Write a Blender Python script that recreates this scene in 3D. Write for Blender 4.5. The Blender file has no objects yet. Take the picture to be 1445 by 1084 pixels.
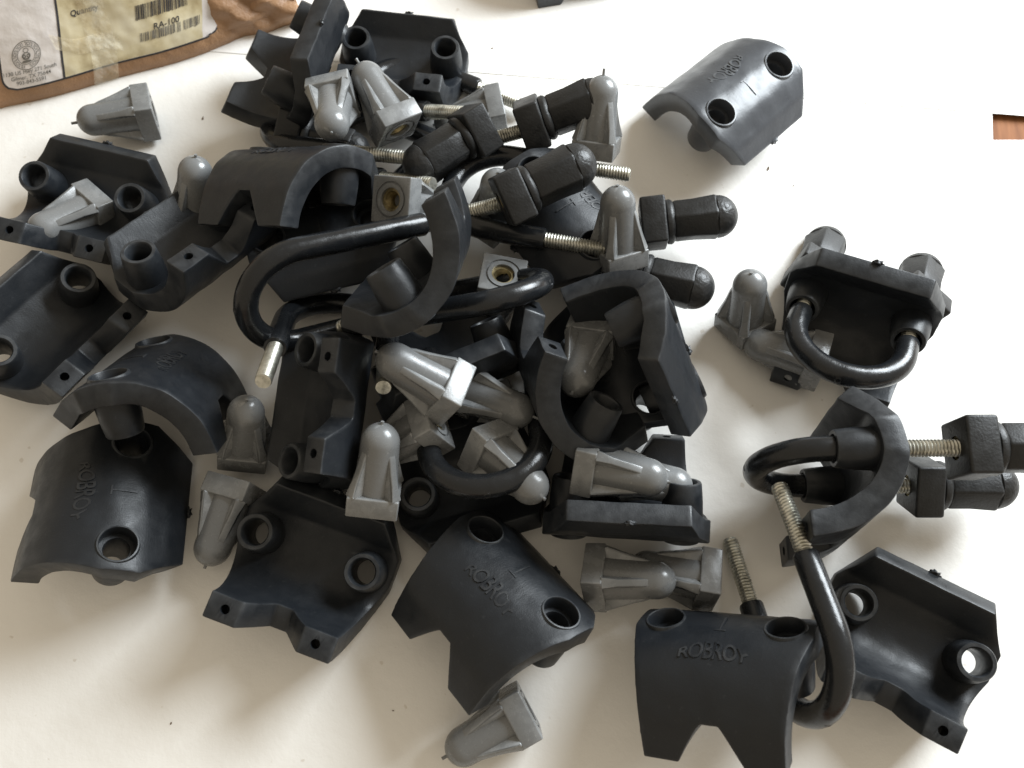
import bpy, bmesh, math, random
from mathutils import Vector, Matrix, Euler, noise
from math import pi, sin, cos, radians
random.seed(7)
MM = 0.001
scene = bpy.context.scene
COL = scene.collection

# ------------------------------------------------------------------ camera
F, PITCH, DIST, ROLL = 1200.0, radians(69), 430.0, radians(4)
fw = Vector((0, cos(PITCH), -sin(PITCH))); rt = Vector((1, 0, 0)); up = rt.cross(fw)
cr = cos(ROLL)*rt + sin(ROLL)*up; cu = -sin(ROLL)*rt + cos(ROLL)*up
cd = bpy.data.cameras.new('camera'); cam = bpy.data.objects.new('camera', cd); COL.objects.link(cam)
M = Matrix((cr, cu, -fw)).transposed().to_4x4(); M.translation = -fw*DIST*MM
cam.matrix_world = M
cd.sensor_width = 36.0; cd.lens = 36.0*F/1445.0
cd.clip_start = 0.01; cd.clip_end = 50
cd.dof.use_dof = True; cd.dof.focus_distance = 0.39; cd.dof.aperture_fstop = 11
scene.camera = cam

# ------------------------------------------------------------------ world and lamps
w = bpy.data.worlds.new('World'); scene.world = w; w.use_nodes = True
bg = w.node_tree.nodes['Background']; bg.inputs[0].default_value = (1.0, 0.875, 0.69, 1); bg.inputs[1].default_value = 0.66
def area(name, loc, target, sx, sy, power, color):
    l = bpy.data.lights.new(name, 'AREA'); l.shape = 'RECTANGLE'; l.size = sx; l.size_y = sy; l.energy = power; l.color = color
    o = bpy.data.objects.new(name, l); COL.objects.link(o); o.location = loc
    o.rotation_euler = (Vector(target)-Vector(loc)).to_track_quat('-Z', 'Y').to_euler(); return o
area('window_light', (0.84, 0.78, 0.70), (0.05, 0.08, 0.0), 0.66, 0.68, 47.0, (0.88, 0.95, 1.0))
scene.view_settings.view_transform = 'Standard'; scene.view_settings.look = 'None'
scene.view_settings.exposure = 0.0; scene.view_settings.gamma = 1.0
scene.render.engine = 'CYCLES'
scene.cycles.max_bounces = 8; scene.cycles.use_denoising = True

# ------------------------------------------------------------------ materials
def lin(c):
    return tuple(((x/12.92) if x <= 0.04045 else ((x+0.055)/1.055)**2.4) for x in c)
class NT:
    def __init__(s, name):
        s.m = bpy.data.materials.new(name); s.m.use_nodes = True; s.t = s.m.node_tree; s.n = s.t.nodes
        s.b = s.n['Principled BSDF']; s.tc = s.n.new('ShaderNodeTexCoord')
    def node(s, typ, **k):
        n = s.n.new(typ)
        for a, v in k.items():
            if a in n.inputs: n.inputs[a].default_value = v
            else: setattr(n, a, v)
        return n
    def link(s, a, b): s.t.links.new(a, b)
    def noise(s, scale, detail=3, rough=0.55, coord='Object', off=None):
        n = s.node('ShaderNodeTexNoise'); n.inputs['Scale'].default_value = scale; n.inputs['Detail'].default_value = detail
        n.inputs['Roughness'].default_value = rough
        src = s.tc.outputs[coord]
        if off is not None:
            oi = s.node('ShaderNodeObjectInfo'); va = s.node('ShaderNodeVectorMath', operation='ADD')
            mu = s.node('ShaderNodeMath', operation='MULTIPLY'); mu.inputs[1].default_value = off
            s.link(oi.outputs['Random'], mu.inputs[0]); s.link(src, va.inputs[0]); s.link(mu.outputs[0], va.inputs[1]); src = va.outputs[0]
        s.link(src, n.inputs['Vector']); return n.outputs['Fac']
    def ramp(s, fac, stops):
        r = s.node('ShaderNodeValToRGB'); e = r.color_ramp.elements
        while len(e) < len(stops): e.new(0.5)
        for i, (p, c) in enumerate(stops):
            e[i].position = p; e[i].color = (c, c, c, 1) if isinstance(c, (int, float)) else (*c[:3], 1)
        s.link(fac, r.inputs[0]); return r.outputs[0]
    def mix(s, fac, a, b, mode='MIX'):
        m = s.node('ShaderNodeMix', data_type='RGBA', blend_type=mode)
        for k, v in ((0, fac), (6, a), (7, b)):
            if isinstance(v, (int, float)): m.inputs[k].default_value = v
            elif isinstance(v, tuple): m.inputs[k].default_value = (*v[:3], 1)
            else: s.link(v, m.inputs[k])
        return m.outputs[2]
    def math(s, op, a, b=0.0):
        m = s.node('ShaderNodeMath', operation=op)
        for i, v in enumerate((a, b)):
            if isinstance(v, (int, float)): m.inputs[i].default_value = v
            else: s.link(v, m.inputs[i])
        return m.outputs[0]
    def bump(s, h, strength=0.2, dist=0.001, prev=None):
        b = s.node('ShaderNodeBump'); b.inputs['Strength'].default_value = strength; b.inputs['Distance'].default_value = dist
        s.link(h, b.inputs['Height'])
        if prev is not None: s.link(prev, b.inputs['Normal'])
        return b.outputs[0]

def plastic(name, base, dust, r0, r1, bump=0.15, fine=1800, edge=0.5, spec=0.5, dusty=0.35, scratch=True):
    t = NT(name)
    big = t.noise(28, 4, off=3.0); mid = t.noise(160, 5, off=5.0); fin = t.noise(fine, 2)
    speck = t.ramp(t.noise(520, 2, off=2.0), [(0.66, 0.0), (0.74, 1.0)])
    f1 = t.math('MULTIPLY', t.ramp(big, [(0.35, 0.0), (0.75, 1.0)]), dusty)
    col = t.mix(f1, base, dust)
    col = t.mix(t.math('MULTIPLY', speck, 0.22), col, tuple(min(1, d*2.2) for d in dust))
    geo = t.node('ShaderNodeNewGeometry')
    ed = t.ramp(geo.outputs['Pointiness'], [(0.515, 0.0), (0.575, 1.0)])
    ed = t.math('MULTIPLY', ed, t.ramp(mid, [(0.35, 0.1), (0.65, 1.0)]))
    col = t.mix(t.math('MULTIPLY', ed, edge), col, tuple(min(0.5, d*2.6) for d in dust))
    oi = t.node('ShaderNodeObjectInfo')
    v = t.math('ADD', t.math('MULTIPLY', oi.outputs['Random'], 0.3), 0.85)
    hs = t.node('ShaderNodeHueSaturation'); t.link(v, hs.inputs['Value']); t.link(col, hs.inputs['Color']); col = hs.outputs[0]
    t.link(col, t.b.inputs['Base Color'])
    mr = t.node('ShaderNodeMapRange'); t.link(mid, mr.inputs[0]); mr.inputs[1].default_value = 0.3; mr.inputs[2].default_value = 0.7
    mr.inputs[3].default_value = r0; mr.inputs[4].default_value = r1; t.link(mr.outputs[0], t.b.inputs['Roughness'])
    t.b.inputs['Specular IOR Level'].default_value = spec
    n1 = t.bump(fin, bump, 0.0004)
    n2 = t.bump(mid, 0.14, 0.001, n1)
    if scratch:
        mp = t.node('ShaderNodeMapping'); mp.inputs['Scale'].default_value = (900, 60, 400); mp.inputs['Rotation'].default_value = (0.4, 0.3, 0.9)
        t.link(t.tc.outputs['Object'], mp.inputs[0]); ns = t.node('ShaderNodeTexNoise'); ns.inputs['Scale'].default_value = 1.0; ns.inputs['Detail'].default_value = 2
        t.link(mp.outputs[0], ns.inputs['Vector']); n2 = t.bump(ns.outputs['Fac'], 0.05, 0.0006, n2)
    t.link(n2, t.b.inputs['Normal'])
    return t.m
M_SAD = plastic('dark_pvc', (0.0090, 0.0110, 0.0140), (0.022, 0.0232, 0.0245), 0.32, 0.52, spec=0.30, edge=0.7, dusty=0.3)
M_LET = plastic('dark_pvc_relief', (0.0075, 0.0092, 0.012), (0.022, 0.0225, 0.023), 0.36, 0.5, spec=0.30, edge=0.4, dusty=0.2)
M_SADG = plastic('grey_pvc_glossy', (0.036, 0.040, 0.047), (0.055, 0.058, 0.06), 0.27, 0.38, bump=0.08, spec=0.42, dusty=0.2, edge=0.3)
M_CAP = plastic('light_grey_pvc', (0.128, 0.132, 0.134), (0.165, 0.168, 0.168), 0.20, 0.34, bump=0.10, edge=0.3)
M_NUT = plastic('black_rough_pvc', (0.0065, 0.007, 0.0075), (0.018, 0.018, 0.018), 0.38, 0.55, bump=0.35, fine=900, edge=0.35, spec=0.32)
M_DOME = plastic('black_wrinkled_pvc', (0.012, 0.0125, 0.013), (0.03, 0.03, 0.03), 0.36, 0.5, bump=1.0, fine=420, edge=0.2, spec=0.32)
M_ROD = plastic('black_glossy_pvc', (0.0065, 0.0075, 0.009), (0.018, 0.0185, 0.019), 0.17, 0.32, bump=0.10, edge=0.2, spec=0.36)
def metal(name, c, c2, r):
    t = NT(name); n = t.noise(300, 4, off=4.0)
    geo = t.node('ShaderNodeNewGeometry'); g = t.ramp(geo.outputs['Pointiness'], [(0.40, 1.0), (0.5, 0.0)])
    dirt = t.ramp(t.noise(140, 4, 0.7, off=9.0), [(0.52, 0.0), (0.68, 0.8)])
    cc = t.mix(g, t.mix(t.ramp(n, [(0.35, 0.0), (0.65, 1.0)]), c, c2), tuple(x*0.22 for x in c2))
    t.link(t.mix(dirt, cc, tuple(x*0.3 for x in c2)), t.b.inputs['Base Color'])
    t.b.inputs['Metallic'].default_value = 0.9
    t.link(t.ramp(t.noise(700, 3), [(0.3, r), (0.7, r+0.18)]), t.b.inputs['Roughness']); t.link(t.bump(n, 0.2, 0.0003), t.b.inputs['Normal'])
    return t.m
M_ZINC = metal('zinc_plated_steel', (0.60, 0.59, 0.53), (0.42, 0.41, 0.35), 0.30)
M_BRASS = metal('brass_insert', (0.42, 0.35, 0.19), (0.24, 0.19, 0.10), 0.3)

def m_paper(name, c1, c2, seed):
    t = NT(name); n = t.noise(9+seed, 4); n2 = t.noise(60, 5); n3 = t.noise(900, 3)
    col = t.mix(t.ramp(n, [(0.3, 0.0), (0.7, 1.0)]), c1, c2)
    st = t.ramp(t.noise(170+seed, 2, 0.4), [(0.735, 0.0), (0.77, 1.0)])
    col = t.mix(t.math('MULTIPLY', st, 0.35), col, (0.40, 0.33, 0.24))
    t.link(col, t.b.inputs['Base Color']); t.b.inputs['Roughness'].default_value = 0.62; t.b.inputs['Specular IOR Level'].default_value = 0.3
    b = t.bump(n2, 0.2, 0.003); b = t.bump(n3, 0.12, 0.0003, b); t.link(b, t.b.inputs['Normal']); return t.m
M_PAPER = m_paper('white_packing_paper', (0.70, 0.685, 0.655), (0.76, 0.745, 0.715), 0)
M_PAPER2 = m_paper('white_paper_sheet', (0.74, 0.725, 0.70), (0.78, 0.77, 0.745), 3)
def m_wood():
    t = NT('brown_wood'); mp = t.node('ShaderNodeMapping'); mp.inputs['Scale'].default_value = (60, 6, 6); t.link(t.tc.outputs['Object'], mp.inputs[0])
    ns = t.node('ShaderNodeTexNoise'); ns.inputs['Scale'].default_value = 3; ns.inputs['Detail'].default_value = 6; t.link(mp.outputs[0], ns.inputs['Vector'])
    t.link(t.ramp(ns.outputs['Fac'], [(0.3, (0.13, 0.050, 0.020)), (0.7, (0.27, 0.115, 0.048))]), t.b.inputs['Base Color']); t.b.inputs['Roughness'].default_value = 0.7; t.b.inputs['Specular IOR Level'].default_value = 0.15
    return t.m
M_WOOD = m_wood()
def m_kraft():
    t = NT('brown_carton_paper'); n = t.noise(22, 5); n2 = t.noise(110, 6, 0.65); n3 = t.noise(1200, 2)
    col = t.ramp(n, [(0.3, (0.21, 0.115, 0.055)), (0.6, (0.31, 0.175, 0.090)), (0.8, (0.40, 0.26, 0.15))])
    col = t.mix(t.math('MULTIPLY', t.ramp(n2, [(0.55, 0.0), (0.75, 1.0)]), 0.5), col, (0.22, 0.12, 0.065))
    t.link(col, t.b.inputs['Base Color']); t.b.inputs['Roughness'].default_value = 0.5
    b = t.bump(n2, 0.5, 0.003); b = t.bump(n3, 0.1, 0.0003, b); t.link(b, t.b.inputs['Normal']); return t.m
M_KRAFT = m_kraft()
def flat(name, c, r=0.6, bump=0.2, var=0.1):
    t = NT(name); n = t.noise(130, 4); c2 = tuple(x*(1-var) for x in c)
    t.link(t.mix(t.ramp(n, [(0.35, 0.0), (0.65, 1.0)]), c, c2), t.b.inputs['Base Color']); t.b.inputs['Roughness'].default_value = r
    t.link(t.bump(n, bump, 0.0015), t.b.inputs['Normal']); return t.m
M_LABEL = flat('white_label', (0.66, 0.62, 0.60), 0.5, 0.3)
def m_sticker():
    t = NT('yellowed_sticker'); n = t.noise(45, 5, 0.6); n2 = t.noise(25, 3)
    col = t.ramp(n, [(0.32, (0.33, 0.26, 0.14)), (0.48, (0.52, 0.45, 0.29)), (0.7, (0.63, 0.58, 0.44))])
    t.link(col, t.b.inputs['Base Color']); t.b.inputs['Roughness'].default_value = 0.3
    t.link(t.bump(n2, 0.6, 0.006), t.b.inputs['Normal']); return t.m
M_STICK = m_sticker()
M_INK = flat('black_print', (0.03, 0.03, 0.035), 0.6, 0.05, 0.3)
M_INK2 = flat('faded_print', (0.16, 0.15, 0.13), 0.6, 0.05, 0.4)
def m_tape():
    t = NT('clear_tape'); t.link(t.mix(t.ramp(t.noise(90, 5, 0.7), [(0.4, 0.0), (0.6, 1.0)]), (0.62, 0.52, 0.34), (0.80, 0.76, 0.64)), t.b.inputs['Base Color'])
    t.b.inputs['Roughness'].default_value = 0.12; t.b.inputs['Alpha'].default_value = 0.32
    t.link(t.bump(t.noise(70, 4), 0.8, 0.004), t.b.inputs['Normal']); return t.m
M_TAPE = m_tape()
M_CHIP = flat('brown_chip', (0.10, 0.06, 0.03), 0.7)

# ------------------------------------------------------------------ helpers
def mesh_obj(name, me, mat=None, parent=None):
    o = bpy.data.objects.new(name, me); COL.objects.link(o)
    if mat is not None and len(me.materials) == 0: me.materials.append(mat)
    if parent is not None: o.parent = parent
    return o
def make_mesh(name, vs, fs, smooth=40):
    me = bpy.data.meshes.new(name); me.from_pydata([tuple(c*MM for c in v) for v in vs], [], fs)
    bm = bmesh.new(); bm.from_mesh(me); bmesh.ops.remove_doubles(bm, verts=bm.verts, dist=1e-7); bmesh.ops.recalc_face_normals(bm, faces=bm.faces); bm.to_mesh(me); bm.free()
    if smooth: shade(me, smooth)
    return me
def shade(me, ang=40):
    me.shade_smooth(); me.set_sharp_from_angle(angle=radians(ang))
def lathe(name, prof, seg=40, close=False, cx=0, cy=0, smooth=40):
    vs = []; fs = []; n = len(prof)
    for i in range(seg):
        a = 2*pi*i/seg
        for r, z in prof: vs.append((cx+r*cos(a), cy+r*sin(a), z))
    for i in range(seg):
        j = (i+1) % seg
        for k in range(n if close else n-1):
            l = (k+1) % n; fs.append((i*n+k, j*n+k, j*n+l, i*n+l))
    me = make_mesh(name, vs, fs, smooth); return me
def evaluated(o, name):
    dg = bpy.context.evaluated_depsgraph_get(); me = bpy.data.meshes.new_from_object(o.evaluated_get(dg)); me.name = name; return me
def cut(me, cutters, bevel=0.0, name='m', seg=2, ang=35, smooth=38):
    o = bpy.data.objects.new('tmp', me); COL.objects.link(o); junk = [o]
    if bevel:
        b = o.modifiers.new('b', 'BEVEL'); b.width = bevel*MM; b.segments = seg; b.limit_method = 'ANGLE'; b.angle_limit = radians(ang)
    for c in cutters:
        co = bpy.data.objects.new('tmpc', c); COL.objects.link(co); junk.append(co)
        m = o.modifiers.new('c', 'BOOLEAN'); m.operation = 'DIFFERENCE'; m.object = co; m.solver = 'EXACT'
    out = evaluated(o, name)
    for j in junk: bpy.data.objects.remove(j)
    out.materials.clear(); shade(out, smooth); return out
def cyl(r, z0, z1, cx=0, cy=0, seg=40): return lathe('c', [(0.0001, z0), (r, z0), (r, z1), (0.0001, z1)], seg, False, cx, cy, 0)

# ------------------------------------------------------------------ saddle
OUT = [(-28.5,25.5),(-20,33),(-9,38.5),(0,40),(8,39.5),(17,36.5),(26,30),(33.5,19),(36.5,9),(38,0)]
INN = [(-22.5,18),(-12,27),(-3,29.5),(6,29.5),(14,26.5),(21,19),(25.5,9),(27,0)]
def resample(P, n):
    # linear at the rear facet, smooth elsewhere
    pts = []
    m = len(P)
    for i in range(m-1):
        p0 = P[max(i-1, 0)]; p1 = P[i]; p2 = P[i+1]; p3 = P[min(i+2, m-1)]
        lin_ = i == 0
        for k in range(12):
            t = k/12
            if lin_: q = (p1[0]+(p2[0]-p1[0])*t, p1[1]+(p2[1]-p1[1])*t)
            else:
                if i == 1: p0 = (2*p1[0]-p2[0], 2*p1[1]-p2[1])
                q = tuple(0.5*((2*p1[c])+(-p0[c]+p2[c])*t+(2*p0[c]-5*p1[c]+4*p2[c]-p3[c])*t*t+(-p0[c]+3*p1[c]-3*p2[c]+p3[c])*t**3) for c in (0, 1))
            pts.append(q)
    pts.append(P[-1])
    L = [0]
    for a, b in zip(pts, pts[1:]): L.append(L[-1]+math.hypot(b[0]-a[0], b[1]-a[1]))
    out = []; j = 0
    for i in range(n):
        s = L[-1]*i/(n-1)
        while j < len(L)-2 and L[j+1] < s: j += 1
        f = (s-L[j])/(L[j+1]-L[j]); out.append((pts[j][0]+(pts[j+1][0]-pts[j][0])*f, pts[j][1]+(pts[j+1][1]-pts[j][1])*f))
    return out, L[-1]
def interp(x, xs, ys):
    if x <= xs[0]: return ys[0]
    for i in range(len(xs)-1):
        if x <= xs[i+1]: return ys[i]+(ys[i+1]-ys[i])*(x-xs[i])/(xs[i+1]-xs[i])
    return ys[-1]
def wid(y): return interp(y, [-28.5, -10, 6, 38], [26, 36.5, 36.5, 28])
NR = 64
PO, LO = resample(OUT, NR); PI_, LI = resample(INN, NR)
def saddle_body(seed):
    rnd = random.Random(seed)
    no = int((NR-1)*(1-15.5/LO))            # row of the notch apex
    cols = 9; vs = []; fs = []; idx = {}
    def row(k, P, side):
        y, z = P[k]
        # widths follow the outer surface so that both skins share their edge
        yo = PO[k][0]; w = wid(yo)
        d = (k-no)/(NR-1-no)
        xn = 3.6 + (13.5-3.6)*max(0, d)**0.9 if k >= no else 3.6*(k/no) + 9*(1-k/no)
        xs = [-w+(w-xn)*i/cols for i in range(cols+1)] + [-xn+2*xn*i/6 for i in range(1, 6)] + [xn+(w-xn)*i/cols for i in range(cols+1)]
        return [(x, y, z) for x in xs]
    nc = 2*(cols+1)+5
    for side, P in ((0, PO), (1, PI_)):
        for k in range(NR):
            for c, v in enumerate(row(k, P, side)):
                n = noise.noise(Vector((v[0]*0.12+seed*7, v[1]*0.12, v[2]*0.12+side*9)))*0.35
                vs.append((v[0], v[1]+n*0.4, v[2]+n)); idx[(side, k, c)] = len(vs)-1
    quads = []
    for k in range(NR-1):
        for c in range(nc-1):
            if k >= no and cols <= c < nc-cols-1: continue
            quads.append((k, c))
    edges = {}
    for k, c in quads:
        loop = [(k, c), (k, c+1), (k+1, c+1), (k+1, c)]
        fs.append(tuple(idx[(0, *p)] for p in loop)); fs.append(tuple(idx[(1, *p)] for p in reversed(loop)))
        for a, b in zip(loop, loop[1:]+loop[:1]):
            if (b, a) in edges: del edges[(b, a)]
            else: edges[(a, b)] = 1
    for a, b in edges:
        fs.append((idx[(0, *b)], idx[(0, *a)], idx[(1, *a)], idx[(1, *b)]))
    me = make_mesh('body', vs, fs, 0)
    cs = [cyl(8.1, 15, 60, s*25, 0) for s in (-1, 1)] + [cyl(2.0, -5, 9, s*20, 32.3, 20) for s in (-1, 1)]
    me = cut(me, cs, 0.7, 'body')
    # moulded side walls are never quite true: a little chew along the cut edges
    for v in me.vertices:
        p = v.co*1000
        if abs(p.x) > wid(p.y)-0.6 or p.z < 0.6:
            n = noise.noise(Vector((p.x*0.9+seed, p.y*0.9, p.z*0.9)))
            if n > 0.25: v.co += Vector((math.copysign((n-0.25)*0.45, p.x), 0, 0))*MM
    me.materials.append(M_SAD); return me
SLEEVE = lathe('bolt_sleeve', [(9.4, 31.5), (8.9, 22), (8.0, 14.2), (7.6, 13.5), (6.2, 13.5), (5.6, 14.3), (5.3, 33.5), (5.5, 34), (7.3, 34), (7.4, 40.2), (7.7, 40.6), (8.3, 40.5), (8.8, 39.3), (9.2, 36)], 44, True)
SLEEVE.materials.append(M_SAD)
def surf(x, a, off):       # x across, a = arc position from hole line toward the front, off = height
    y = a; z = None
    # walk arc on outer profile starting at y=0
    k0 = min(range(NR), key=lambda k: abs(PO[k][0])); step = LO/(NR-1)
    kf = k0 + a/step; k = max(0, min(NR-2, int(math.floor(kf)))); f = kf-k
    y = PO[k][0]+(PO[k+1][0]-PO[k][0])*f; z = PO[k][1]+(PO[k+1][1]-PO[k][1])*f
    t = Vector((0, PO[k+1][0]-PO[k][0], PO[k+1][1]-PO[k][1])).normalized(); n = Vector((0, -t.z, t.y)); 
    if n.z < 0: n = -n
    return (x, y+n.y*off, z+n.z*off)
def text_mesh(txt, size, depth, space=1.0, align='CENTER', bold=0.0):
    cu_ = bpy.data.curves.new('t', 'FONT'); cu_.body = txt; cu_.size = size; cu_.extrude = depth; cu_.align_x = align; cu_.align_y = 'CENTER'
    cu_.space_character = space; cu_.offset = bold; cu_.resolution_u = 3
    o = bpy.data.objects.new('t', cu_); COL.objects.link(o)
    me = evaluated(o, 'text'); bpy.data.objects.remove(o); me.materials.clear(); return me
def lettering():
    me = text_mesh('ROBROY', 8.2, 0.38, 0.88, bold=0.08)
    xs = [v.co.x for v in me.vertices]; hw = (max(xs)-min(xs))/2; mx = (max(xs)+min(xs))/2
    for v in me.vertices:
        tx = (v.co.x-mx)/hw; arch = 1-tx*tx
        ty = (v.co.y+2.9)*(0.58+0.85*arch) - 2.9
        v.co = Vector(surf(-tx*14.0, 17.5-ty, v.co.z*0.85))*MM
    me.name = 'lettering'; me.materials.append(M_LET); return me
def onemark():
    vs = []; fs = []
    def bar(x0, x1, a0, a1):
        n = len(vs)
        for off in (-0.3, 0.42):
            for x, a in ((x0, a0), (x1, a0), (x1, a1), (x0, a1)): vs.append(surf(x, a, off))
        for f in ((0,1,2,3), (4,5,6,7), (0,1,5,4), (1,2,6,5), (2,3,7,6), (3,0,4,7)): fs.append(tuple(n+i for i in f))
    for i in range(4): bar(-0.35, 0.35, -5+2.5*i, -2.5+2.5*i+0.001*i)
    bar(-2.3, 2.3, 5.0, 5.7)
    me = make_mesh('numeral', vs, fs, 0); me.materials.append(M_LET); return me
def flashbit():
    bm = bmesh.new(); bmesh.ops.create_icosphere(bm, subdivisions=3, radius=1.5)
    for v in bm.verts:
        n = noise.noise(v.co*1.3)*0.9+noise.noise(v.co*3.1)*0.5; v.co = Vector((v.co.x*1.5, v.co.y*0.7, v.co.z*0.7))*(1+n)
        v.co = (v.co + Vector((0, -28.6, 25.4)))*MM
    me = bpy.data.meshes.new('moulding_flash'); bm.to_mesh(me); bm.free(); me.shade_smooth(); me.materials.append(M_SAD); return me
BODIES = [saddle_body(s) for s in (1, 5, 9)]
LET, ONE, FLASH = lettering(), onemark(), flashbit()

# ------------------------------------------------------------------ grey cap nut
def rbox(name, hx, hy, z0, z1, r=1.0):
    vs = [(a*hx, b*hy, z) for z in (z0, z1) for a, b in ((-1,-1),(1,-1),(1,1),(-1,1))]
    me = make_mesh(name, vs, [(0,3,2,1),(4,5,6,7),(0,1,5,4),(1,2,6,5),(2,3,7,6),(3,0,4,7)], 0); return me
CAP_FL = cut(rbox('flange', 11, 11, 0, 9.4), [cyl(5.6, -3, 8.0), lathe('g', [(7.6, -1), (8.6, -1), (8.6, 0.7), (7.6, 0.7)], 40, True, smooth=0)], 0.7, 'flange', 3); CAP_FL.materials.append(M_CAP)
dome = [(8.3*cos(t), 31.4+8.6*sin(t)) for t in [i*pi/2/12 for i in range(12)]]+[(0.01, 40.0)]
CAP_BD = lathe('domed_sleeve', [(9.7, 8.9), (9.3, 13), (8.55, 25)]+dome, 44); CAP_BD.materials.append(M_CAP)
def ribm():
    out = []
    prof = [(6.5, 8.9), (14.3, 8.9), (14.1, 10), (12.2, 16), (10.5, 21.5), (9.2, 26.5), (7.8, 30), (6.5, 30)]
    vs = [(x, s*(2.6 if z < 10.5 else 1.7), z) for s in (-1, 1) for x, z in prof]; n = len(prof)
    fs = [tuple(range(n)), tuple(range(2*n-1, n-1, -1))]+[(i, (i+1) % n, n+(i+1) % n, n+i) for i in range(n)]
    me = make_mesh('rib', vs, fs, 0); me = cut(me, [], 1.1, 'rib', 3); me.materials.append(M_CAP); return me
CAP_RIB = ribm()
CAP_NIB = lathe('nib', [(1.1, 39.2), (0.75, 40.3), (0.7, 42.2), (0.8, 42.8), (0.01, 43)], 14); CAP_NIB.materials.append(M_CAP)
def thread_tube(name, r0, dr, p, z0, z1, inner=False, mat=None, cap=True):
    seg = 28; turns = (z1-z0)/p; per = 4; n = int(turns*per)+1; vs = []; fs = []
    prof = [0.0, 0.75, 1.0, 0.75]
    for i in range(n+1):
        for j in range(seg):
            a = 2*pi*j/seg; zz = z0+(z1-z0)*i/n
            ph = ((zz-z0)/p - j/seg) % 1.0; h = 1-abs(ph*2-1); h = min(1, max(0, (h-0.12)/0.6))
            e = min(1, (zz-z0)/1.0, (z1-zz)/1.2); r = r0-dr+dr*h*max(0, e)
            vs.append((r*cos(a), r*sin(a), zz))
    for i in range(n):
        for j in range(seg):
            k = (j+1) % seg; fs.append((i*seg+j, i*seg+k, (i+1)*seg+k, (i+1)*seg+j))
    if cap:
        fs.append(tuple(range((n)*seg, (n+1)*seg))); fs.append(tuple(range(seg)))
    me = make_mesh(name, vs, fs, 50); me.materials.append(mat or M_ZINC); return me
INSERT = lathe('threaded_insert', [(5.55, 1.6), (5.5, 7.9), (3.3, 7.9)]+[(3.3+0.5*(i % 2), 7.2-0.7*i) for i in range(8)]+[(4.2, 1.6)], 32, True); INSERT.materials.append(M_BRASS)

# ------------------------------------------------------------------ long black cap nut
NUT_FL = cut(rbox('flange', 12, 12, 0, 13), [cyl(5.0, -3, 11)], 1.3, 'flange', 3); NUT_FL.materials.append(M_NUT)
NUT_CO = lathe('collar', [(10.4, 12.8), (11.4, 13.6), (11.6, 15.2), (11.0, 16.4), (9.9, 17.2)], 40); NUT_CO.materials.append(M_NUT)
def hexm():
    vs = []; fs = []; zs = [(16.5, 10.4), (18, 11.2), (27, 11.2), (37.5, 12.1), (39, 11.8)]
    for z, r in zs:
        for i in range(6): vs.append((r*cos(i*pi/3), r*sin(i*pi/3), z))
    for k in range(len(zs)-1):
        for i in range(6): j = (i+1) % 6; fs.append((k*6+i, k*6+j, k*6+6+j, k*6+6+i))
    fs.append(tuple(range(6))[::-1]); fs.append(tuple(range(len(vs)-6, len(vs))))
    me = make_mesh('hex_barrel', vs, fs, 0); me = cut(me, [], 0.9, 'hex_barrel', 2, 30); me.materials.append(M_NUT); return me
NUT_HX = hexm()
NUT_DM = lathe('dome', [(10.0, 38.2)]+[(10.9*cos(t), 39.0+10.6*sin(t)) for t in [i*pi/2/12 for i in range(12)]]+[(0.01, 49.6)], 44)
NUT_DM.materials.append(M_DOME)
NUT_TH = lathe('bore_thread', [(4.95, 0.8), (4.95, 10.8), (3.5, 10.8)]+[(3.5+0.5*(i % 2), 10-0.7*i) for i in range(12)]+[(4.4, 0.8)], 28, True); NUT_TH.materials.append(M_BRASS)

# ------------------------------------------------------------------ U-bolt
def ubolt_coat(c0, c1):
    path = [(-25, c0), (-25, c0-1), (-25, (c0+30)/2)]+[(-25*cos(t), 30-25*sin(t)) for t in [i*pi/40 for i in range(41)]]+[(25, (c1+30)/2), (25, c1-1), (25, c1)]
    seg = 24; vs = []; fs = []; n = len(path)
    for i, (x, z) in enumerate(path):
        a = path[max(i-1, 0)]; b = path[min(i+1, n-1)]; tx, tz = b[0]-a[0], b[1]-a[1]; l = math.hypot(tx, tz); nx, nz = -tz/l, tx/l
        r = 5.4 if 0 < i < n-1 else 5.0
        r += 0.12*noise.noise(Vector((x*0.15, z*0.15, 0)))
        for j in range(seg):
            q = 2*pi*j/seg; vs.append((x+nx*r*cos(q), r*sin(q), z+nz*r*cos(q)))
    for i in range(n-1):
        for j in range(seg):
            k = (j+1) % seg; fs.append((i*seg+j, i*seg+k, (i+1)*seg+k, (i+1)*seg+j))
    fs.append(tuple(range(seg))); fs.append(tuple(range((n-1)*seg, n*seg)))
    me = make_mesh('coated_rod', vs, fs, 60); me.materials.append(M_ROD); return me
def hangmark():
    me = lathe('moulding_nub', [(1.9, -4.6), (1.7, -5.2), (1.2, -5.4), (0.9, -5.1), (0.01, -5.0)], 16); me.materials.append(M_ROD); return me
COAT = {}
THREAD = thread_tube('thread', 3.7, 0.62, 1.45, 0, 34)
THREAD_S = thread_tube('thread', 3.7, 0.40, 1.45, 0, 34)
NUB = hangmark()

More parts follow.
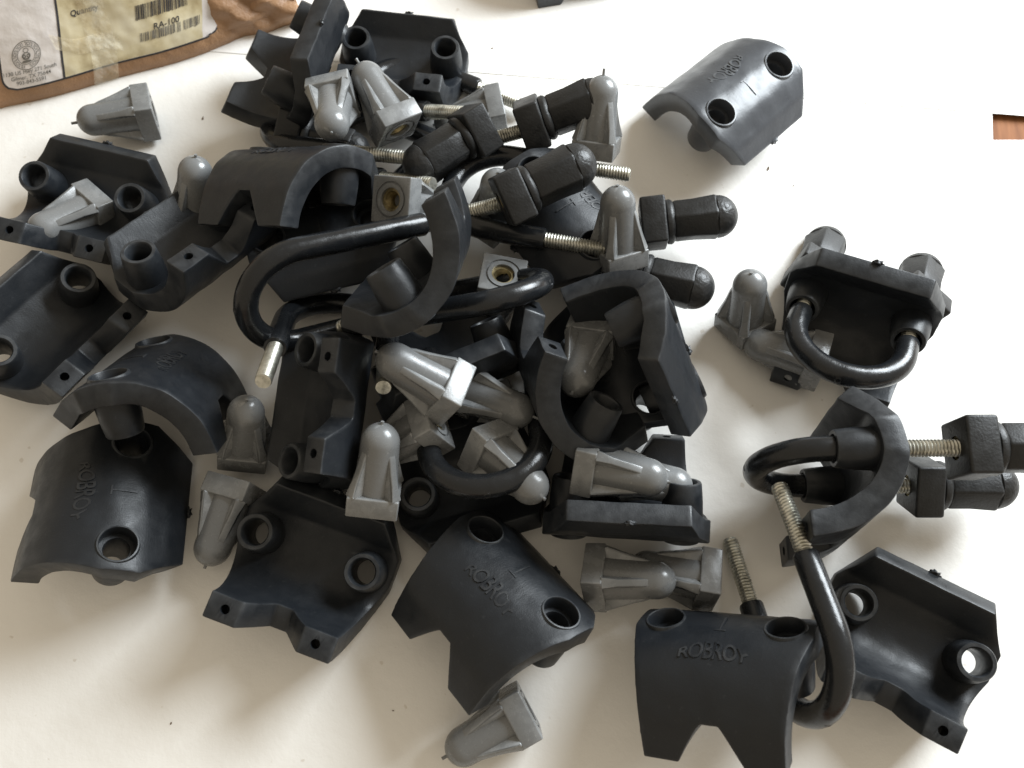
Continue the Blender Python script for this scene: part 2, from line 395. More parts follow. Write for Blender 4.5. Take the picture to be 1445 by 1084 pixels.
# ------------------------------------------------------------------ things
def thing(name, mat, label, cat, group=None):
    o = bpy.data.objects.new(name, None); o.empty_display_size = 0.01; COL.objects.link(o)
    o.matrix_world = mat; o['label'] = label; o['category'] = cat
    if group: o['group'] = group
    return o
def pose(p):
    q = p[:4]; t = p[4:]
    from mathutils import Quaternion
    m = Quaternion(q).to_matrix().to_4x4(); m.translation = Vector(t)*MM; return m
def saddle(i, p, label, mat=None):
    r = thing('saddle_clamp', pose(p), label, 'pipe clamp', 'plastic saddle clamps in the pile and around it')
    parts = [mesh_obj('body', BODIES[i % 3], None, r)]
    for s in (-1, 1):
        b = mesh_obj('bolt_sleeve', SLEEVE, None, r); b.location = (s*25*MM, 0, 0); parts.append(b)
    parts.append(mesh_obj('lettering', LET, None, r)); parts.append(mesh_obj('numeral', ONE, None, r)); parts.append(mesh_obj('moulding_flash', FLASH, None, r))
    if mat:
        for b in parts: b.material_slots[0].link = 'OBJECT'; b.material_slots[0].material = mat
    return r
def capnut(p, label):
    r = thing('cap_nut', pose(p), label, 'cap nut', 'light grey domed cap nuts')
    mesh_obj('flange', CAP_FL, None, r); mesh_obj('domed_sleeve', CAP_BD, None, r); nb = mesh_obj('nib', CAP_NIB, None, r); kk = NIBS.get(label, 0.35+0.3*random.random()); nb.scale = (1, 1, kk); nb.location = (0, 0, 39.6*MM*(1-kk)); mesh_obj('threaded_insert', INSERT, None, r)
    for k in range(4):
        o = mesh_obj('rib', CAP_RIB, None, r); o.rotation_euler = (0, 0, pi/4+k*pi/2)
    return r
def longnut(p, label, rz=0.0):
    m = pose(p) if not isinstance(p, Matrix) else p
    r = thing('long_cap_nut', m @ Matrix.Rotation(rz, 4, 'Z'), label, 'long nut', 'black hexagonal cap nuts')
    for n_, me in (('flange', NUT_FL), ('collar', NUT_CO), ('hex_barrel', NUT_HX), ('dome', NUT_DM), ('bore_thread', NUT_TH)): mesh_obj(n_, me, None, r)
    return r
def ubolt(p, label, c0=60, c1=60, worn=False):
    m = pose(p) if not isinstance(p, Matrix) else p
    r = thing('u_bolt', m, label, 'U-bolt', 'plastic coated U-bolts')
    if (c0, c1) not in COAT: COAT[(c0, c1)] = ubolt_coat(c0, c1)
    mesh_obj('coated_rod', COAT[(c0, c1)], None, r); n_ = mesh_obj('moulding_nub', NUB, None, r); n_.location = (0, 0, 5*MM)
    for s, c in ((-1, c0), (1, c1)):
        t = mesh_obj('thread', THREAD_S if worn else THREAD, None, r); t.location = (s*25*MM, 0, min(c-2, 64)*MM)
    return r
DATA = {
    'S1': ((0.9100, 0.0677, 0.0679, 0.4033, 108.7, 166.3, -1.3), 'glossy grey saddle clamp lying alone humped side up at the upper right'),
    'S2': ((0.0462, -0.9987, 0.0224, 0.0029, -74.9, 186.0, 41.0), 'dark saddle clamp hollow side up at the top of the pile, two open sleeves showing'),
    'S3': ((0.2985, -0.5976, 0.6225, -0.4077, -143.8, 163.5, 54.0), 'dark saddle clamp tipped on its side at the pile top left beside the carton'),
    'S4': ((0.1197, -0.9896, 0.0778, 0.0164, -224.7, 76.4, 42.0), 'dark saddle clamp hollow side up at the left holding a grey cap nut'),
    'S5': ((0.0995, -0.8412, -0.5041, 0.1686, -220.0, 6.8, 45.2), 'dark saddle clamp at the left edge below the hollow one holding a cap nut'),
    'S6': ((0.1119, 0.8684, 0.4772, -0.0756, -162.0, 55.5, 61.3), 'dark saddle clamp hollow side up partly under the arched clamp, left of the pile'),
    'S7': ((0.2378, -0.1469, 0.4959, 0.8222, -108.8, 57.5, 36.5), 'dark saddle clamp arched over the left of the pile, pale curved end face'),
    'S8': ((0.4704, 0.5301, 0.6994, -0.0929, -62.5, 33.2, 86.6), 'dark saddle clamp on end in the middle of the pile, C shaped with sleeve inside'),
    'S9': ((0.6797, -0.2391, -0.3518, -0.5975, -163.2, -47.0, 19.2), 'dark saddle clamp arched humped side up above the lettered clamp at the lower left'),
    'S10': ((0.6364, 0.0564, 0.2527, 0.7266, -180.8, -87.5, 0.0), 'dark lettered saddle clamp humped side up at the lower left of the sheet'),
    'S11': ((0.1416, 0.7114, 0.6146, 0.3102, -102.8, -36.0, 53.6), 'dark saddle clamp turned on edge left of centre, two square feet facing the viewer'),
    'S12': ((0.0731, -0.9875, 0.1391, 0.0086, -82.8, -97.7, 43.9), 'dark saddle clamp hollow side up at the bottom left, two square feet toward the viewer'),
    'S13': ((0.4050, -0.0048, 0.3253, 0.8545, -0.5, -120.5, 6.1), 'dark lettered saddle clamp at the bottom centre with a grey cap nut under its corner'),
    'S14': ((0.1531, -0.2302, 0.4246, 0.8621, 104.0, -147.0, 22.0), 'dark lettered saddle clamp at the bottom right, V notch at the lower frame edge'),
    'S15': ((0.0634, -0.9683, 0.2215, -0.0966, 176.1, -112.5, 43.6), 'dark saddle clamp hollow side up at the lower right corner, paper seen through its sleeves'),
    'S16': ((0.5050, -0.8407, 0.1095, -0.1620, 156.3, 17.8, 41.4), 'dark saddle clamp hollow side toward the viewer with U-bolt fitted, at the right'),
    'S17': ((0.0052, 0.6753, 0.0389, 0.7365, 123.9, -45.7, 38.6), 'dark saddle clamp standing on end with U-bolt through it near the right edge'),
    'S18': ((0.0359, 0.0223, 0.8614, -0.5061, 53.5, -42.3, 40.3), 'dark saddle clamp rim side to the viewer with two grey cap nuts lying on it'),
    'S19': ((0.3988, 0.6715, -0.6177, 0.0921, 40.6, 0.5, 51.9), 'dark C shaped saddle clamp right of centre holding a grey cap nut above its sleeve'),
    'S20': ((0.8036, -0.2641, 0.5327, -0.0248, 39.6, -14.4, 48.6), 'dark saddle clamp arched on the right of the pile, straight rim running down right'),
    'S21': ((0.9051, -0.0206, 0.0385, -0.4230, 16.0, 78.3, 3.2), 'dark saddle clamp humped side up under the black nuts, upper right of pile'),
    'S22': ((0.1530, -0.1794, 0.8429, -0.4837, -42.5, 14.5, 44.1), 'dark saddle clamp with straight rim up behind the grey cap nuts in the pile centre'),
    'S23': ((0.0061, 0.1735, -0.9842, -0.0344, -15.1, -57.9, 38.0), 'dark saddle clamp buried under the lower U-bolt bend in the pile'),
    'S25': ((0.1478, 0.0000, 0.0000, -0.9890, 15.6, 289.7, 0.0), 'grey saddle clamp cut off by the top frame edge right of the pile'),
    'S26': ((0.9848, 0.0000, 0.0000, 0.1736, -99.2, 60.0, 0.0), 'dark saddle clamp buried under the large U-bolt loop at the left of the pile'),
    'S27': ((0.6088, 0.0000, 0.0000, 0.7934, 56.4, 6.9, 0.0), 'dark saddle clamp added to darken the gaps under the pile right of its centre'),  # made-up filler clamp, added so gaps between the pieces read dark
    'C1': ((0.6520, 0.5155, -0.4165, -0.3683, -207.4, 141.4, 12.3), 'grey cap nut lying alone on the paper beside the carton'),
    'C2': ((0.7938, 0.5170, -0.1862, -0.2605, -222.6, 80.7, 10.2), 'grey cap nut lying in the hollow clamp at the left'),
    'C3': ((0.5367, -0.0510, 0.2571, 0.8020, -170.0, 69.6, 14.2), 'grey cap nut upright behind the arched clamp, only its dome showing'),
    'C4': ((0.7242, -0.5959, -0.1312, 0.3213, -65.2, 113.9, 46.3), 'grey cap nut with bright lit flange on top of the pile, nib pointing up left'),
    'C5': ((0.4851, 0.3921, -0.3754, 0.6855, -99.8, 129.3, 52.3), 'grey cap nut under the bright topmost one, dome and nib toward the viewer'),
    'C6': ((0.1186, -0.0470, 0.3277, 0.9361, 35.1, 118.6, 31.3), 'grey cap nut standing nib up behind the black nuts, upper right of the pile'),
    'C7': ((0.5223, 0.5940, -0.4498, -0.4149, -15.2, 159.4, 11.2), 'grey cap nut half hidden at the top of the pile, angular flange facing right'),
    'C8': ((0.2312, 0.0782, 0.9354, 0.2559, -63.2, 66.7, 57.0), 'brownish grey cap nut at the pile centre showing its brass threaded hole'),
    'C9': ((0.9307, -0.2829, -0.0019, 0.2319, 47.7, 54.1, 34.6), 'grey cap nut standing nib up beside the lone black nut, right of the pile'),
    'C10': ((0.0422, -0.0393, -0.9945, 0.0877, -7.9, 41.6, 38.7), 'grey cap nut with round hole facing up behind the U-bolt bend in the pile middle'),
    'C11': ((0.4518, -0.1400, 0.0902, 0.8764, 117.8, 38.3, 3.5), 'grey cap nut upright alone on the paper left of the upturned assembled clamp'),
    'C12': ((0.6571, -0.1600, -0.7345, -0.0572, 153.4, 16.3, 16.2), 'grey cap nut lying under the U-bolt bend of the upturned assembled clamp'),
    'C13': ((0.5680, 0.2567, -0.5011, -0.6003, -22.4, -29.2, 55.6), 'shiny grey cap nut lying across the centre of the pile, nib to the left'),
    'C14': ((0.4935, -0.2957, 0.5359, -0.6179, -25.3, -16.7, 33.6), 'grey cap nut with long nib to the right just below the shiny central one'),
    'C15': ((0.5086, 0.6365, -0.5394, -0.2128, -31.6, -35.8, 43.4), 'grey cap nut with open hole facing right, left of the lower U-bolt bend'),
    'C16': ((0.5957, 0.0246, 0.6266, -0.5019, -12.1, -42.7, 38.9), 'grey cap nut inside the lower U-bolt bend with bright square side and brass hole'),
    'C17': ((0.0136, -0.0552, -0.3889, -0.9195, -56.6, -74.5, 34.4), 'grey cap nut with rounded dome up and square base down, above the bottom left clamp'),
    'C18': ((0.0318, -0.1084, -0.1798, -0.9772, -125.4, -47.6, 5.9), 'dull grey cap nut upright in shade between the two left clamps'),
    'C19': ((0.6910, 0.7096, -0.1364, -0.0186, -123.3, -63.1, 13.2), 'grey cap nut lying dome down on the paper right of the lettered lower left clamp'),
    'C20': ((0.3599, 0.6252, 0.1808, 0.6685, 31.1, -49.6, 40.7), 'brownish grey cap nut lying on the clamp rim, front one of two'),
    'C21': ((0.5329, -0.3687, 0.5393, -0.5378, 44.8, -49.1, 26.5), 'grey cap nut lying behind its neighbour on the clamp rim, nib to the right'),
    'C22': ((0.6816, 0.3204, 0.5121, 0.4128, 39.1, -95.8, 14.6), 'grey cap nut lying on the paper just below the clamp rim with two nuts'),
    'C23': ((0.5206, 0.4048, -0.6028, -0.4493, 98.4, -93.8, 14.3), 'grey cap nut half hidden behind another, square flange beside a steel thread'),
    'C24': ((0.8299, 0.5365, -0.1528, -0.0090, 37.1, 13.2, 38.1), 'brown grey cap nut hanging dome down inside the C shaped clamp'),
    'C26': ((0.3791, -0.2962, -0.6841, 0.5482, 17.2, -152.5, 13.9), 'grey cap nut on the paper at the bottom edge, partly under the lettered clamp'),
    'C27': ((0.4760, -0.0885, -0.0482, -0.8736, -17.9, 83.9, 10.9), 'small bit of a grey cap nut showing between black nuts near the pile top'),
    'B1': ((0.7451, 0.0689, 0.6433, 0.1621, 60.7, 85.2, 20.6), 'black cap nut lying alone at the right of the pile, rough dome to the right'),
    'B2': ((0.6480, -0.1820, 0.6446, -0.3626, 49.5, 58.6, 19.1), 'black cap nut below the lone one, half hidden by the arched clamp, dome right'),
    'B3': ((0.1850, 0.4753, 0.4421, 0.7378, -11.5, 68.6, 57.9), 'black cap nut high on the pile, rough dome up right, steel thread entering it'),
    'B4': ((0.1820, 0.5073, 0.2904, 0.7907, -4.8, 127.4, 37.8), 'black cap nut behind the grey upright cap nut at the top right of the pile'),
    'B5': ((0.4920, -0.0460, -0.7162, 0.4929, -22.9, 125.5, 41.3), 'black cap nut near the top of the pile, dome pointing down left'),
    'B6': ((0.5566, -0.2709, 0.7113, -0.3329, -133.0, 127.1, 23.3), 'black cap nut in shade under a grey cap nut, upper left of the pile'),
    'U1': ((0.0424, -0.7326, -0.3612, -0.5753, -123.3, 1.1, 62.2), 'black coated U-bolt with large loop showing at the left of the pile'),
    'U2': ((0.9076, 0.4149, 0.0641, 0.0046, -90.6, 38.8, 3.6), 'black coated U-bolt with two bright blunt steel ends pointing at the viewer'),
    'U3': ((0.6082, 0.4815, 0.4551, 0.4371, -42.3, 96.4, 29.9), 'black coated U-bolt at the upper right of the pile, both steel threads pointing right'),
    'U4': ((0.5358, -0.8404, -0.0804, 0.0126, -7.0, -70.8, 52.7), 'black coated U-bolt bend below the pile centre with grey cap nut inside'),
    'U5': ((0.5143, -0.5719, -0.5533, -0.3197, 130.7, -151.2, 51.4), 'black coated U-bolt leaning between the two lower right clamps, thread pointing up'),
    'U9': ((0.5468, -0.3840, 0.3197, -0.6718, -77.3, 100.1, 3.5), 'black coated U-bolt whose threads enter the two black nuts at the upper right'),
    'U10': ((0.6816, 0.3909, 0.5012, 0.3626, -144.4, 140.4, 12.7), 'black coated U-bolt with two brassy blunt ends near the top of the pile'),
    'U11': ((0.4570, -0.3322, 0.4374, -0.6996, -116.1, 136.6, 6.5), 'black coated U-bolt with one brassy rod end under the black nut near the pile top'),
    'U12': ((0.6298, 0.5403, 0.4423, 0.3403, -96.2, 178.0, 9.3), 'black coated U-bolt with grey thread showing behind the top clamp'),
    'U13': ((0.1691, -0.7872, -0.2920, 0.5163, 14.2, 27.6, 59.0), 'black coated U-bolt with raised glossy bend right of the pile centre'),
}
NIBS = {DATA[k][1]: v for k, v in (('C1', 1.0), ('C4', 1.1), ('C14', 1.1), ('C6', 1.1), ('C21', 0.8), ('C26', 0.8), ('C3', 0.6))}
for key, (p, label) in DATA.items():
    k = key[0]; n_ = int(key[1:])
    if k == 'S': saddle(n_, p, label, M_SADG if n_ in (1, 25) else None)
    elif k == 'C': capnut(p, label)
    elif k == 'B': longnut(p, label)
    elif key == 'U16': pass
    elif k == 'U': ubolt(p, label, *({1: (92, 92), 13: (94, 94), 4: (92, 92)}.get(n_, (60, 60))), worn=n_ in (2, 10, 11))
def LT(x, y, z): return Matrix.Translation(Vector((x, y, z))*MM)
A16 = pose(DATA['S16'][0]); A17 = pose(DATA['S17'][0])
ubolt(A16 @ LT(0, 0, 13.5) @ Matrix.Rotation(radians(6), 4, 'X') @ LT(0, 0, -41), 'black coated U-bolt bolted through the upturned saddle clamp, bend toward the viewer', 40, 40)
longnut(A16 @ LT(-25, 0, 41), 'black cap nut at the upper left behind the upturned assembled clamp', 0.3)
longnut(A16 @ LT(25, 0, 41), 'black cap nut at the upper right behind the upturned assembled clamp', 0.5)
ubolt(A17 @ LT(0, 0, -18), 'black coated U-bolt through the clamp standing on end at the right edge')
longnut(A17 @ LT(25, 0, 63), 'black cap nut on the upper leg of the U-bolt, cut by the right edge', 0.2)
longnut(A17 @ LT(-25, 0, 61), 'black cap nut on the lower leg of the U-bolt, dome whole, right edge', 0.6)

# ------------------------------------------------------------------ setting: table, sheets
def grid_sheet(name, poly_fn, nx, ny, mat, thick=0.12):
    vs = []; fs = []
    for j in range(ny+1):
        for i in range(nx+1): vs.append(poly_fn(i/nx, j/ny))
    for j in range(ny):
        for i in range(nx):
            a = j*(nx+1)+i; fs.append((a, a+1, a+nx+2, a+nx+1))
    N = len(vs); vs += [(x, y, z-thick) for x, y, z in vs]
    fs += [tuple(N+q for q in reversed(f)) for f in fs]
    rim = [j*(nx+1) for j in range(ny+1)]
    def strip(ids):
        for a, b in zip(ids, ids[1:]): fs.append((a, b, N+b, N+a))
    strip(list(range(nx+1))); strip([ny*(nx+1)+i for i in range(nx+1)][::-1]); strip([j*(nx+1)+nx for j in range(ny+1)]); strip([j*(nx+1) for j in range(ny+1)][::-1])
    me = make_mesh(name, vs, fs, 60); return mesh_obj(name, me, mat)
def bil(c, u, v):
    return tuple((c[0][i]*(1-u)+c[1][i]*u)*(1-v)+(c[3][i]*(1-u)+c[2][i]*u)*v for i in (0, 1))
def sheet(corners, z0, amp, edge, seed):
    def f(u, v):
        x, y = bil(corners, u, v)
        n = noise.noise(Vector((x*0.012+seed, y*0.012, 0)))*0.6+noise.noise(Vector((x*0.035, y*0.035+seed, 2)))*0.3+noise.noise(Vector((x*0.1, y*0.1, seed)))*0.08
        d = min(u, 1-u, v, 1-v); e = max(0, 1-d/0.02)
        return (x, y, z0+amp*(n-0.6)*(1-e)+edge*e*(0.6+0.8*abs(noise.noise(Vector((x*0.03, y*0.03, 5+seed))))))
    return f
tb = mesh_obj('tabletop', make_mesh('tabletop', [(a*900, b*900, z) for z in (-30, -3.2) for a, b in ((-1,-1),(1,-1),(1,1),(-1,1))], [(0,3,2,1),(4,5,6,7),(0,1,5,4),(1,2,6,5),(2,3,7,6),(3,0,4,7)], 0), M_WOOD); tb['kind'] = 'structure'
def tag(o, label, cat, group=None):
    o['label'] = label; o['category'] = cat
    if group: o['group'] = group
SHEETS = [
    (((-414.4, -305.7), (217.4, -269.5), (272.7, 216.7), (-704.9, 221.6)), 0.0, 0.3, -0.2, 1, 'large white packing paper sheet under the pile of clamp parts', M_PAPER, 240, 200),
    (((-693.8, 201.5), (394.1, 189.0), (547.2, 862.3), (-954.9, 675.3)), 0.17, 0.06, 0.02, 4, 'white paper sheet lying across the top of the table, edge running to the right', M_PAPER2, 160, 60),
    (((178.2, -271.8), (433.8, -257.1), (606.5, 200.8), (225.6, 168.7)), -1.0, 0.3, 0.0, 8, 'white paper sheet at the right edge beside the bare wood', M_PAPER2, 60, 60),
]
for c, z0, amp, ed, sd, lab, mt, nx, ny in SHEETS:
    o = grid_sheet('paper_sheet', sheet(c, z0, amp, ed, sd), nx, ny, mt); tag(o, lab, 'paper', 'white paper sheets covering the table')

BASE = [(-330.1, 123.8), (-314.9, 132.8), (-299.5, 141.9), (-277.6, 150.2), (-255.7, 160.1), (-237.5, 169.2), (-211.2, 180.7), (-188.8, 193.1), (-175.8, 202.2), (-162.2, 208.2), (-150.4, 213.5), (-138.5, 218.9)]
AL = radians(55)
BL_ = [0.0]
for a, b in zip(BASE, BASE[1:]): BL_.append(BL_[-1]+math.hypot(b[0]-a[0], b[1]-a[1]))
EX = Vector((0.89895, 0.43806, 0)); PER = Vector((-EX.y, EX.x, 0)); S0 = 35.52
def box_pt(s, t, off=0.0):
    L = s+S0; i = 0
    L = max(BL_[0], min(BL_[-1]-1e-3, L))
    while i < len(BL_)-2 and BL_[i+1] < L: i += 1
    f = (L-BL_[i])/(BL_[i+1]-BL_[i])
    # Catmull-Rom through the base contour
    p = [BASE[max(i-1, 0)], BASE[i], BASE[i+1], BASE[min(i+2, len(BASE)-1)]]
    x, y = [0.5*(2*p[1][c]+(-p[0][c]+p[2][c])*f+(2*p[0][c]-5*p[1][c]+4*p[2][c]-p[3][c])*f*f+(-p[0][c]+3*p[1][c]-3*p[2][c]+p[3][c])*f**3) for c in (0, 1)]
    D = PER*cos(AL)+Vector((0, 0, sin(AL))); N = (-PER*sin(AL)+Vector((0, 0, cos(AL))))
    q = Vector((x, y, 0)) + D*t
    cr_ = max(0, min(1, (s-118)/30))
    v = Vector((s*0.03, t*0.03, 1.7)); n = noise.noise(v)*2.2*(min(1, t/12))
    w1 = noise.noise(Vector((s*0.02, t*0.025, 9)))*14; w2 = noise.noise(Vector((s*0.02+5, t*0.025, 3)))*14
    tri = lambda x: abs((x % 1.0)*2-1)
    rid = 0.6*tri((s*0.8+t*0.9+w1)/23)+0.4*tri((s*0.5-t*1.1+w2)/17) if True else abs(noise.noise(Vector((s*0.055+t*0.05, t*0.06-s*0.02, 4.1))))+0.5*abs(noise.noise(Vector((s*0.13, t*0.11+s*0.05, 8))))
    n += cr_*(3.4*(0.5-rid)*1.5)*min(1, t/6+0.25) + 0.35*noise.noise(Vector((s*0.2, t*0.2, 3)))
    q = q + N*(n+1.6*min(1, t/5)-5.5*math.exp(-t/4.0)+off); 
    if q.z < -0.3: q.z = -0.3
    return q
def patch(name, quad, mat, parent, off, nx=30, ny=20, rough=0.0, rnd=None):
    # quad: function (u,v)->(s,t)
    vs = []; fs = []
    for j in range(ny+1):
        for i in range(nx+1):
            s, t = quad(i/nx, j/ny); o_ = off + rough*(abs(noise.noise(Vector((s*0.16, t*0.14, 6))))*1.5+0.5*noise.noise(Vector((s*0.5, t*0.4, 2))))
            vs.append(tuple(box_pt(s, t, o_)))
    for j in range(ny):
        for i in range(nx): a = j*(nx+1)+i; fs.append((a, a+1, a+nx+2, a+nx+1))
    me = make_mesh(name, vs, fs, 60); return mesh_obj(name, me, mat, parent)
carton = bpy.data.objects.new('carton', None); carton.location = (0, 0, 0); COL.objects.link(carton)
tag(carton, 'crumpled brown paper wrapped carton with torn label at the upper left', 'carton')
# shell: front face as a fine grid, rolled over the top and closed behind
def shell():
    vs = []; fs = []; nx, ny = 170, 90; s0, s1 = -S0, BL_[-1]-S0; top = 125
    for j in range(ny+1):
        for i in range(nx+1):
            s = s0+(s1-s0)*i/nx; t = top*j/ny; vs.append(tuple(box_pt(s, t)))
    for j in range(ny):
        for i in range(nx): a = j*(nx+1)+i; fs.append((a, a+1, a+nx+2, a+nx+1))
    N = len(vs)
    back = [Vector(vs[ny*(nx+1)+i])+PER*150 for i in range(nx+1)]; vs += [tuple(b) for b in back]; vs += [(b.x, b.y, -0.3) for b in back]
    for i in range(nx):
        a = ny*(nx+1)+i; fs.append((a, a+1, N+i+1, N+i)); fs.append((N+i, N+i+1, N+nx+2+i, N+nx+1+i))
        fs.append((i+1, i, N+nx+1+i, N+nx+2+i))
    fs.append(tuple([j*(nx+1)+nx for j in range(ny+1)]+[N+nx, N+2*nx+1])); fs.append(tuple([j*(nx+1) for j in range(ny+1)][::-1]+[N+nx+1, N]))
    return make_mesh('wrapping', vs, fs, 50)
mesh_obj('wrapping', shell(), M_KRAFT, carton)
# crumpled flaps of torn paper at the right end
def flap(s, t, sz, seed):
    vs = []; fs = []; n = 16
    for j in range(n+1):
        for i in range(n+1):
            u, v = i/n, j/n; q = box_pt(s+(u-0.5)*sz*1.6, max(0.5, t+(v-0.5)*sz), 0)
            tr_ = lambda x: abs((x % 1.0)*2-1)
            h = 0.6+2.6*tr_(u*1.3+v*0.9+seed*0.37)+1.8*tr_(u*0.8-v*1.7+seed*0.61)+0.4*noise.noise(Vector((u*4, v*4, seed*2)))
            h *= (1-abs(2*u-1)**4)*(1-abs(2*v-1)**4)+0.05
            q = q + (-PER*sin(AL)+Vector((0, 0, cos(AL))))*h + EX*noise.noise(Vector((u*4, v*4, seed+3)))*3; vs.append(tuple(q))
    for j in range(n):
        for i in range(n): a = j*(n+1)+i; fs.append((a, a+1, a+n+2, a+n+1))
    me = make_mesh('torn_flap', vs, fs, 45); mesh_obj('torn_flap', me, M_KRAFT, carton)
for s, t, sz, sd in ((150, 22, 26, 1), (168, 14, 22, 5), (176, 34, 26, 9), (150, 48, 28, 12)): flap(s, t, sz, sd)
LA, LB = (8.99, 10.89)
def lab(a, b): return (LA+a+0.35*b, LB+0.94*b)
W_, H_ = 121.0, 90.0
def rr(pad, rad):     # rounded rectangle as a grid: rows shortened near the bottom corners
    def q(u, v):
        b = -pad+v*(H_+pad); d = max(0, rad-(b+pad)); cut_ = rad-math.sqrt(max(0, rad*rad-d*d)); x0 = -pad+cut_; x1 = W_+pad-cut_
        return lab(x0+(x1-x0)*u, b)
    return q
lb = patch('label_border', rr(1.0, 7.5), M_INK, carton, 0.22, 60, 60)
lab_o = patch('label', rr(0, 6.8), M_LABEL, carton, 0.42, 60, 60)
def rect(a0, a1, b0, b1): return lambda u, v: lab(a0+(a1-a0)*u, b0+(b1-b0)*v)
patch('divider_line', rect(31.6, 32.9, 0.0, 90), M_INK, carton, 0.62, 4, 60)
patch('yellowed_sticker', rect(32.9, 111.5, 0.2, 90), M_STICK, carton, 0.60, 60, 60)
def put_text(txt, a, b, size, mat, name='printed_text', sx=1.0, off=0.85, bold=0.0):
    me = text_mesh(txt, size, 0.0, 1.0, bold=bold)
    bm = bmesh.new(); bm.from_mesh(me); bmesh.ops.remove_doubles(bm, verts=bm.verts, dist=1e-5)
    for v in bm.verts:
        s, t = lab(a+v.co.x*sx, b+v.co.y); v.co = box_pt(s, t, off)*MM
    bm.to_mesh(me); bm.free(); me.materials.append(mat); me.name = name; return mesh_obj(name, me, None, carton)
for txt, a, b, sz, m_, bd in (('1130 US Hwy 271 South', 14.40, 8.38, 2.90, M_INK2, 0.03), ('Gilmer, TX 75644', 14.78, 5.44, 2.90, M_INK2, 0.03), ('903-843-5591', 14.80, 2.76, 2.90, M_INK2, 0.03), ('RA-100', 90.62, 14.05, 4.60, M_INK, 0.05), ('Quantity', 47.12, 31.09, 4.20, M_INK, 0.09)): put_text(txt, a, b, sz, m_, bold=bd)
def bars(a0, a1, b0, b1, seed, skip=None):
    rn = random.Random(seed); vs = []; fs = []; a = a0
    while a < a1:
        w_ = rn.choice((0.28, 0.28, 0.5, 0.75)); 
        if not skip or not skip(a, rn):
            bb = b0 + (rn.random()*0.6)
            n = 3
            for k in range(n):
                k0 = len(vs)
                for (x, y) in ((a, bb+(b1-bb)*k/n), (a+w_, bb+(b1-bb)*k/n), (a+w_, bb+(b1-bb)*(k+1)/n), (a, bb+(b1-bb)*(k+1)/n)):
                    s, t = lab(x, y); vs.append(tuple(box_pt(s, t, 0.85)))
                fs.append((k0, k0+1, k0+2, k0+3))
        a += w_+rn.choice((0.3, 0.35, 0.6))
    me = make_mesh('barcode', vs, fs, 0); return mesh_obj('barcode', me, M_INK2 if seed == 2 else M_INK, carton)
for a0, a1, b0, b1, sd in ((74.0, 103.2, 19.4, 27.4, 1), (75.2, 110.0, 7.4, 12.5, 2)): bars(a0, a1, b0, b1, sd, (lambda a, rn: rn.random() < 0.25) if sd == 2 else None)
# round seal
def ring(ca, cb, r0, r1, name='seal_ring'):
    vs = []; fs = []; n = 48
    for i in range(n):
        for r in (r0, r1): s, t = lab(ca+r*cos(2*pi*i/n), cb+r*sin(2*pi*i/n)); vs.append(tuple(box_pt(s, t, 0.7)))
    for i in range(n): j = (i+1) % n; fs.append((2*i, 2*i+1, 2*j+1, 2*j))
    return mesh_obj(name, make_mesh(name, vs, fs, 0), M_INK2, carton)
ca, cb = (13.6, 16.8)
ring(ca, cb, 7.3, 7.7); ring(ca, cb, 4.5, 4.8)
def radial_text():
    vs = []; fs = []; rn = random.Random(3)
    for k in range(46):
        a = 2*pi*k/46+0.05; 
        if k in (33, 34, 35, 12): continue
        for (x0, x1, y0, y1) in (((-0.28, -0.1, 5.2, 6.9),) if k % 3 else ((-0.3, 0.3, 5.2, 5.6),))+((( -0.3, 0.28, 6.5, 6.9),) if k % 2 else ((0.1, 0.28, 5.3, 6.8),)):
            n = len(vs)
            for x, r in ((x0, y0), (x1, y0), (x1, y1), (x0, y1)):
                s, t = lab(ca+r*cos(a)-x*sin(a), cb+r*sin(a)+x*cos(a)); vs.append(tuple(box_pt(s, t, 0.7)))
            fs.append((n, n+1, n+2, n+3))
    return mesh_obj('seal_lettering', make_mesh('seal_lettering', vs, fs, 0), M_INK2, carton)
radial_text()
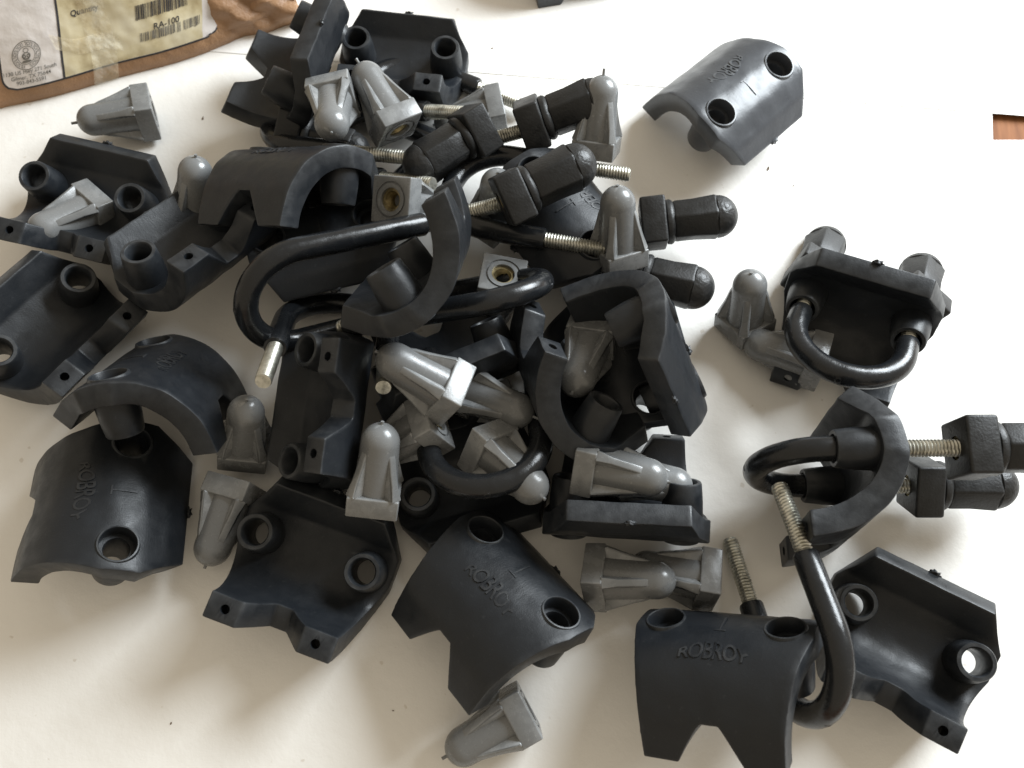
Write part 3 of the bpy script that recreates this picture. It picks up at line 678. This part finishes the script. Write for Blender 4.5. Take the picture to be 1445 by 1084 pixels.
def blob(cx, cy, rx, ry, r_in=0.0):
    vs = []; fs = []; n = 20
    for i in range(n):
        for k in (r_in, 1.0): s, t = lab(ca+cx+rx*k*cos(2*pi*i/n), cb+cy+ry*k*sin(2*pi*i/n)); vs.append(tuple(box_pt(s, t, 0.72)))
    for i in range(n): j = (i+1) % n; fs.append((2*i, 2*i+1, 2*j+1, 2*j))
    mesh_obj('seal_emblem', make_mesh('seal_emblem', vs, fs, 0), M_INK2, carton)
for b_ in ((-1.1, -0.4, 0.9, 1.1, 0.45), (1.1, -0.4, 0.9, 1.1, 0.45), (0, -0.3, 2.3, 1.9, 0.8), (0, -3.2, 2.6, 0.7), (0, 2.6, 1.5, 1.3, 0.75), (0, -1.9, 1.6, 0.35)): blob(*b_)
# clear tape, wrinkled, running down over the sticker and the lower band
def tape_q(u, v):
    t = 0.5+v*80; c = 60+0.30*t+2.0*sin(t*0.09); return (c-7+14*u, t)
patch('clear_tape', tape_q, M_TAPE, carton, 1.0, 24, 90, 0.35)
def tape_q2(u, v):
    s = 44+v*34; return (s, 25-0.28*(s-44)+8*u+1.5*sin(s*0.2))
patch('clear_tape', tape_q2, M_TAPE, carton, 1.2, 16, 60, 0.7)

CHIPS = [(135.9, 140.9, 2.0, 'dark chip of debris on the paper below the lone grey clamp'), (-25.1, 212.9, 2.6, 'tan chip of debris on the paper right of the top clamp'), (-185.8, 148.2, 1.4, 'tiny dark speck on the paper left of the pile'), (-137.6, -168.7, 1.0, 'small brown mark of debris on the paper at the bottom left'), (-42.0, -157.3, 0.7, 'tiny dark speck on the paper left of the bottom cap nut'), (149.8, 130.7, 0.8, 'tiny brown crumb on the paper right of the debris chip')]
for i, (x, y, sz, lab) in enumerate(CHIPS):
    rn = random.Random(i); vs = []
    for k in range(7): a = k*2*pi/7; r = sz*(0.5+0.4*rn.random()); vs.append((r*cos(a), r*sin(a)*0.45, 0.5*rn.random()))
    me = make_mesh('debris_chip', [(v[0], v[1], v[2]+0.5) for v in vs]+[(v[0]*0.9, v[1]*0.9, -0.5) for v in vs], [tuple(range(7)), tuple(range(13, 6, -1))]+[(k, (k+1) % 7, 7+(k+1) % 7, 7+k) for k in range(7)], 0)
    o = mesh_obj('debris_chip', me, M_CHIP); o.location = (x*MM, y*MM, -0.6*MM); o.rotation_euler = (0, 0, rn.random()*3-0.6); tag(o, lab, 'debris', 'specks of debris on the paper')
